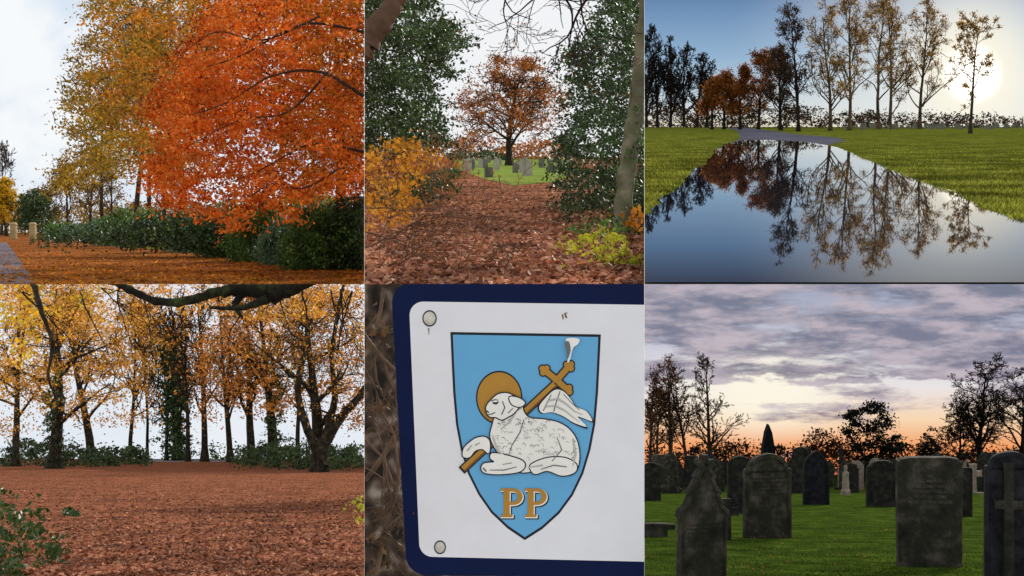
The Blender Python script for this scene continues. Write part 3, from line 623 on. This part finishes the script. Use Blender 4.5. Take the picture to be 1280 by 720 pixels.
def letterP(x,y,w,h,k,m,g=0):
    st=w*.26
    plate('letter_stem',[(x+w*.12-g,y+g),(x+w*.12+st+g,y+g),(x+w*.12+st+g,y-h-g),(x+w*.12-g,y-h-g)],k,m)
    plate('letter_serif',[(x-g,y+g),(x+w*.5+g,y+g),(x+w*.5+g,y-h*.09-g),(x-g,y-h*.09-g)],k+.15,m)
    plate('letter_serif',[(x-g,y-h*.91+g),(x+w*.3+g,y-h*.91+g),(x+w*.3+g,y-h-g),(x-g,y-h-g)],k+.15,m)
    rx=w*.42; ry=h*.29; c=(x+w*.52,y-h*.71)
    oo=[(c[0]+(rx+g)*math.cos(t),c[1]+(ry+g)*math.sin(t)) for t in np.linspace(-math.pi/2,math.pi/2,14)]
    ii=[(c[0]+(rx*.5-g)*math.cos(t),c[1]+(ry*.62-g)*math.sin(t)) for t in np.linspace(math.pi/2,-math.pi/2,14)]
    xs=x+w*.3
    plate('letter_bowl',[(xs,c[1]-ry-g)]+oo+[(xs,c[1]+ry+g),(xs,c[1]+ry*.62-g)]+ii+[(xs,c[1]-ry*.62+g)],k+.3,m)
for lx in (626,656):
    letterP(lx+2,648,29,36,5.0,M_blk,1.0); letterP(lx+.9,646.9,29,36,6.0,M_wool,.6); letterP(lx,646,29,36,7.0,M_gold)
metal=surf('weathered_bolt',C(175,170,150),C(240,236,224),3,.25,bump=.2,metal=.1,spec=.6)
for bx,by in ((537,398),(550,684)):
    r=9 if by<600 else 7.5
    plate('bolt_washer',circ(bx,by,r,36,1.15),2.4,M_blk,.004,par=sign)
    bm=bmesh.new(); bmesh.ops.create_uvsphere(bm,u_segments=16,v_segments=8,radius=(r-1.2)*S)
    for v in bm.verts: v.co.y*=.45; v.co.z*=1.12
    me=bpy.data.meshes.new('bolt_head'); bm.to_mesh(me); bm.free(); me.materials.append(metal)
    for f in me.polygons: f.use_smooth=True
    ob=bpy.data.objects.new('bolt_head',me); ob.location=wp(bx,by,2.6)-sign.location; link(ob,sign)
strokes('dirt_marks',[[(703,393,.9),(704,399,.6)],[(706,392,.8),(708,397,1.1)],[(705,392,.6),(709,391,.6)],[(517,640,.4),(517.5,643,.4)],[(536,410,.7),(536,418,.3)]],3.2,M_gold2)
plate('bird_dropping',[(707,424),(716,422),(724,424),(722,430),(716,435),(712,450),(709,452),(711,436)],16,M_wool,sm=True)
plate('bird_dropping_stain',[(706,428),(711,427),(713,438),(709,449),(708,438)],17,M_grey,sm=True)
m5,nt,out=newmat('woodland_background'); d=N(nt,'ShaderNodeBsdfPrincipled'); d.inputs['Roughness'].default_value=1
V5=[W(455.6,760,60),W(805.4,760,60),W(805.4,355.2,60),W(455.6,355.2,60)]
me=bpy.data.meshes.new('background'); me.from_pydata(V5,[],[(0,1,2,3)])
geo=N(nt,'ShaderNodeNewGeometry'); no=N(nt,'ShaderNodeTexNoise'); no.inputs['Scale'].default_value=1.2; no.inputs['Detail'].default_value=1; nt.links.new(geo.outputs['Position'],no.inputs['Vector'])
r=ramp(nt,[C(28,23,19),C(78,62,50),C(150,136,120)],[.38,.55,.72]); nt.links.new(no.outputs[0],r.inputs[0]); nt.links.new(r.outputs[0],d.inputs['Base Color']); nt.links.new(d.outputs[0],out.inputs[0])
me.materials.append(m5); link(bpy.data.objects.new('background',me))
foliage(5,'bramble_leaves',[(450,360),(520,360),(520,760),(450,760)],(38,55),40,8,8,5,leafmat('leaves_dim',[C(56,42,30),C(104,74,48),C(66,66,40)],.3,.3,.5))
stb=surf('stem_brown',C(60,46,36),C(124,100,80),1,bump=0)
twigs(5,'bramble_stems',[(456,600,-1.0,3,4),(470,718,-1.5,3,3),(456,420,.9,2,3),(480,360,1.5,3,2.5),(456,550,.7,1.5,2)],42,stb,seed=33)
# ================================================ PANEL 6 : dusk cemetery
def s6(nt,uv,o):
    x0,yb=o; s=sep(nt,uv)
    r=ramp(nt,[C(216,112,66),C(244,158,98),C(248,214,176),C(234,228,228),C(196,198,214),C(156,164,188)],[0,.15,.29,.46,.7,1.0])
    nt.links.new(math2(nt,'DIVIDE',s[1],2.45),r.inputs[0])
    d=dist(nt,uv,9.6,(yb-485)/100.,.5,1.0)
    base=mixc(nt,math2(nt,'MULTIPLY',mrange(nt,d,.85,.1),.9),r.outputs[0],C(255,248,228))
    n1=noise(nt,uv,1.15,.42,2.1,8,.62,(3.1,1.2,0)); n2=noise(nt,uv,2.6,.5,1.9,8,.6,(1.1,4.2,0))
    m=math2(nt,'ADD',math2(nt,'MULTIPLY',n1,.72),math2(nt,'MULTIPLY',n2,.28))
    hgt=mrange(nt,s[1],.5,2.0,-.08,.08)
    band=math2(nt,'ABSOLUTE',math2(nt,'SUBTRACT',math2(nt,'ADD',s[1],math2(nt,'MULTIPLY',math2(nt,'SUBTRACT',n2,.5),.5)),1.3),0); 
    bb=math2(nt,'MULTIPLY',mrange(nt,band,.16,.04),.1)
    gd=mrange(nt,d,.6,.1,0,-.08)
    mk=mrange(nt,math2(nt,'ADD',math2(nt,'ADD',math2(nt,'ADD',m,hgt),bb),gd),.455,.56)
    cl=ramp(nt,[C(146,104,112),C(132,114,134),C(112,112,136),C(116,122,142)],[0,.3,.6,1]); nt.links.new(math2(nt,'DIVIDE',s[1],2.45),cl.inputs[0])
    shade=mixc(nt,mrange(nt,n2,.38,.66),cl.outputs[0],C(192,180,190))
    return mixc(nt,math2(nt,'MULTIPLY',mk,.9),base,shade)
sky(6,900,s6)
grass6=surf('dusk_grass',C(34,48,16),C(80,98,34),1.0,bump=.8,c3=C(55,71,23),spec=0,detail=9)  # dusk dimness put into the darker grass colours
ground(6,'cemetery_lawn',grass6,760,592,amp=.006)
gl6=leafmat('grass_blades_dusk',[C(32,48,16),C(66,88,30),C(94,112,44),C(45,63,21)],.3,.8,.4,spec=0)
scatter(6,'grass_tufts',[(806,612),(1280,612),(1280,722),(806,722)],34000,.03,gl6,blade=True)
scatter(6,'fallen_leaves',[(806,625),(1280,625),(1280,722),(806,722)],420,.03,L_brown)
st_d=surf('dark_gravestone',C(20,19,18),C(64,60,53),3,bump=.6,c3=C(39,38,33),detail=12)  # stone colours darkened as well, standing in for dim dusk light
st_m=surf('weathered_gravestone',C(27,26,23),C(88,82,72),2.5,bump=.6,c3=C(52,50,41),detail=12)
st_l=surf('pale_gravestone',C(110,96,84),C(160,145,128),3,bump=.3)
st_b=surf('black_gravestone',C(14,14,17),C(46,46,50),4,bump=.4)
ink=surf('inscription_ink',C(20,18,16),C(40,38,34),3,bump=0); inkl=surf('inscription_pale',C(52,50,44),C(106,100,90),4,bump=0)
T1="IN\nLOVING MEMORY OF\nTHE BELOVED WIFE OF\nWHO DIED FEBRUARY\nAGED 64 YEARS\nALSO OF THE ABOVE\nAT REST"
grave(6,'gravestone',1161,708,78,137,'rect',st_m,rot=-6,inset=False,txt=T1,tm=inkl,thick=.2,ty=.82)
grave(6,'gravestone',959,672,60,105,'shoulder',st_m,rot=8,txt=T1,tm=ink)
grave(6,'gravestone',925,642,32,72,'round',st_d,rot=6)
grave(6,'gravestone',1020,631,33,68,'gothic',st_b,rot=3)
grave(6,'gravestone',1103,633,40,58,'round',st_d,rot=-4)
og=grave(6,'ornate_gravestone',876,735,62,167,'gable',st_m,rot=16,lean=1.5,thick=.24,txt=T1,tm=ink,ty=.5)
grave(6,'gravestone',1262,742,60,178,'shoulder',st_b,rot=-10,inset=True)
cr=grave(6,'cross_relief',1258,742,34,165,'cross',st_d,rot=-10,inset=False,thick=.3); cr.location.y-=.08
grave(6,'stone_cross',908,675,30,52,'cross',st_d,rot=10,inset=False)
grave(6,'stone_cross',1216,617,22,37,'cross',st_l,inset=False,plinth=True)
grave(6,'stone_cross',1051,612,12,52,'cross',st_d,inset=False,plinth=True)
grave(6,'gravestone',1203,646,24,62,'rect',st_d)
grave(6,'gravestone',1071,612,17,36,'round',st_l,inset=False)
grave(6,'gravestone',814,626,24,48,'round',st_d); grave(6,'gravestone',836,612,17,44,'gothic',st_d); grave(6,'gravestone',992,604,12,30,'round',st_d)
grave(6,'pointed_monument',960,598,17,68,'spire',st_b,inset=False,thick=.9)
for i in range(85):
    y=rr.choice([599,601,603,606,609,612,616])+rr.uniform(-.8,.8); x=rr.uniform(810,1278); sc=(y-590)/16
    if y>611 and (940<x<985 or 1120<x<1200): x=rr.uniform(985,1060)
    grave(6,'gravestone',x,y,rr.uniform(9,15)*sc,rr.uniform(22,38)*sc,rr.choice(['round','gothic','cross','shoulder','rect','obelisk']),rr.choice([st_d,st_d,st_d,st_m,st_m,st_l]),inset=False,rot=rr.uniform(-15,15),lean=rr.uniform(-3,3))
b=G(6,1057,619); s=b.y/F
bm=bmesh.new(); prof_s=[(0,6),(6,5.6),(8,4.2),(14,4.4),(22,3.6),(27,4.2),(30,2.2),(31.5,1.5),(33,2.2),(35,2.3),(37,1.5),(38,.05)]
rings=[[bm.verts.new((r*s*math.cos(t)*1.05,r*s*.8*math.sin(t),z*s)) for t in np.linspace(0,2*math.pi,12,endpoint=False)] for z,r in prof_s]
for a,c in zip(rings[:-1],rings[1:]):
    for i in range(12): bm.faces.new((a[i],a[(i+1)%12],c[(i+1)%12],c[i]))
me=bpy.data.meshes.new('statue'); bm.to_mesh(me); bm.free(); me.materials.append(st_l); ob=bpy.data.objects.new('angel_statue',me); ob.location=b; link(ob)
b=G(6,819,671); s=b.y/F; box_obj('stone_kerb_block',b,30*s,12*s,17*s,st_m); box_obj('stone_kerb_block',G(6,838,662),12*s,10*s,8*s,st_d)
foliage(6,'distant_tree_mass',[(806,592),(806,560),(840,566),(880,556),(930,552),(990,560),(1060,550),(1180,562),(1280,560),(1280,592)],(560,640),420,30,7,2,leafmat('leaves_silhouette',[C(26,26,18),C(45,38,26),C(34,36,22)],.1,.05,.6))
L_sil=leafmat('leaves_dark_pine',[C(14,20,14),C(26,34,20),C(20,28,20)],.1,.05,.6)
foliage(6,'pine_tree',[(1056,575),(1064,550),(1052,545),(1062,530),(1056,520),(1070,512),(1082,506),(1098,505),(1108,512),(1106,520),(1118,528),(1114,540),(1130,548),(1128,575)],(480,500),230,36,4,1.8,L_sil,holes=10,hr=7,slope=-.1)
foliage(6,'conifer_tree',[(1150,575),(1154,550),(1163,530),(1172,540),(1180,575)],(500,510),50,30,4,1.7,L_sil)
foliage(6,'russet_tree',[(1005,570),(1010,545),(1025,535),(1045,545),(1050,570)],(520,530),50,24,5,1.8,leafmat('leaves_dusk_rust',[C(80,45,30),C(110,60,40)],.3,.05,.6))
for i,(x,h,r,rr0) in enumerate([(812,130,32,2.4),(838,146,42,3),(858,132,38,2.4),(886,150,46,3),(822,104,30,2)]):
    tree(6,'bare_tree',x,588,h,r,rr0,bark_small,L_far if i==1 else None,.4,1.0,3,seed=350+i,first=.2,n0=22,n1=7,ang=46,Yd=430,minr=.27,clen=.44,up=.06,levels=5,n3=3)
for i,(x,h,r,rr0) in enumerate([(1226,152,52,4),(1278,138,50,4),(1200,96,30,2)]):
    tree(6,'bare_tree',x,590,h,r,rr0,bark_black,None,seed=265+i,first=.16,n0=24,n1=8,ang=54,Yd=400,minr=.3,clen=.5,up=.07,levels=5,n3=3)
# ================================================ light + camera
w=bpy.data.worlds.new('World'); scene.world=w; w.use_nodes=True; nt=w.node_tree; nt.nodes.clear()
out=nt.nodes.new('ShaderNodeOutputWorld'); st=nt.nodes.new('ShaderNodeTexSky'); st.sky_type='NISHITA'; st.sun_disc=False
EL=math.radians(25); AZ=math.radians(28)
st.sun_elevation=EL; st.sun_rotation=AZ
b1=nt.nodes.new('ShaderNodeBackground'); b1.inputs[1].default_value=.07; nt.links.new(st.outputs[0],b1.inputs[0])
b2=nt.nodes.new('ShaderNodeBackground'); b2.inputs[0].default_value=(1,.985,.97,1); b2.inputs[1].default_value=.66
ad=nt.nodes.new('ShaderNodeAddShader'); nt.links.new(b1.outputs[0],ad.inputs[0]); nt.links.new(b2.outputs[0],ad.inputs[1]); nt.links.new(ad.outputs[0],out.inputs[0])
sd=bpy.data.lights.new('sun','SUN'); sd.energy=3.0; sd.angle=math.radians(.5); sd.color=(1,.93,.82)
so=bpy.data.objects.new('sun',sd); link(so)
dirn=Vector((math.sin(AZ)*math.cos(EL),math.cos(AZ)*math.cos(EL),math.sin(EL)))
so.rotation_euler=(-dirn).to_track_quat('-Z','Y').to_euler(); so.location=(0,-10,30)
cam=bpy.data.cameras.new('camera'); co=bpy.data.objects.new('camera',cam); link(co)
cam.sensor_width=36; cam.lens=F/1280*36; cam.clip_start=.5; cam.clip_end=40000
co.rotation_euler=(math.pi/2,0,0); scene.camera=co
scene.view_settings.view_transform='Standard'; scene.view_settings.look='None'; scene.view_settings.exposure=0
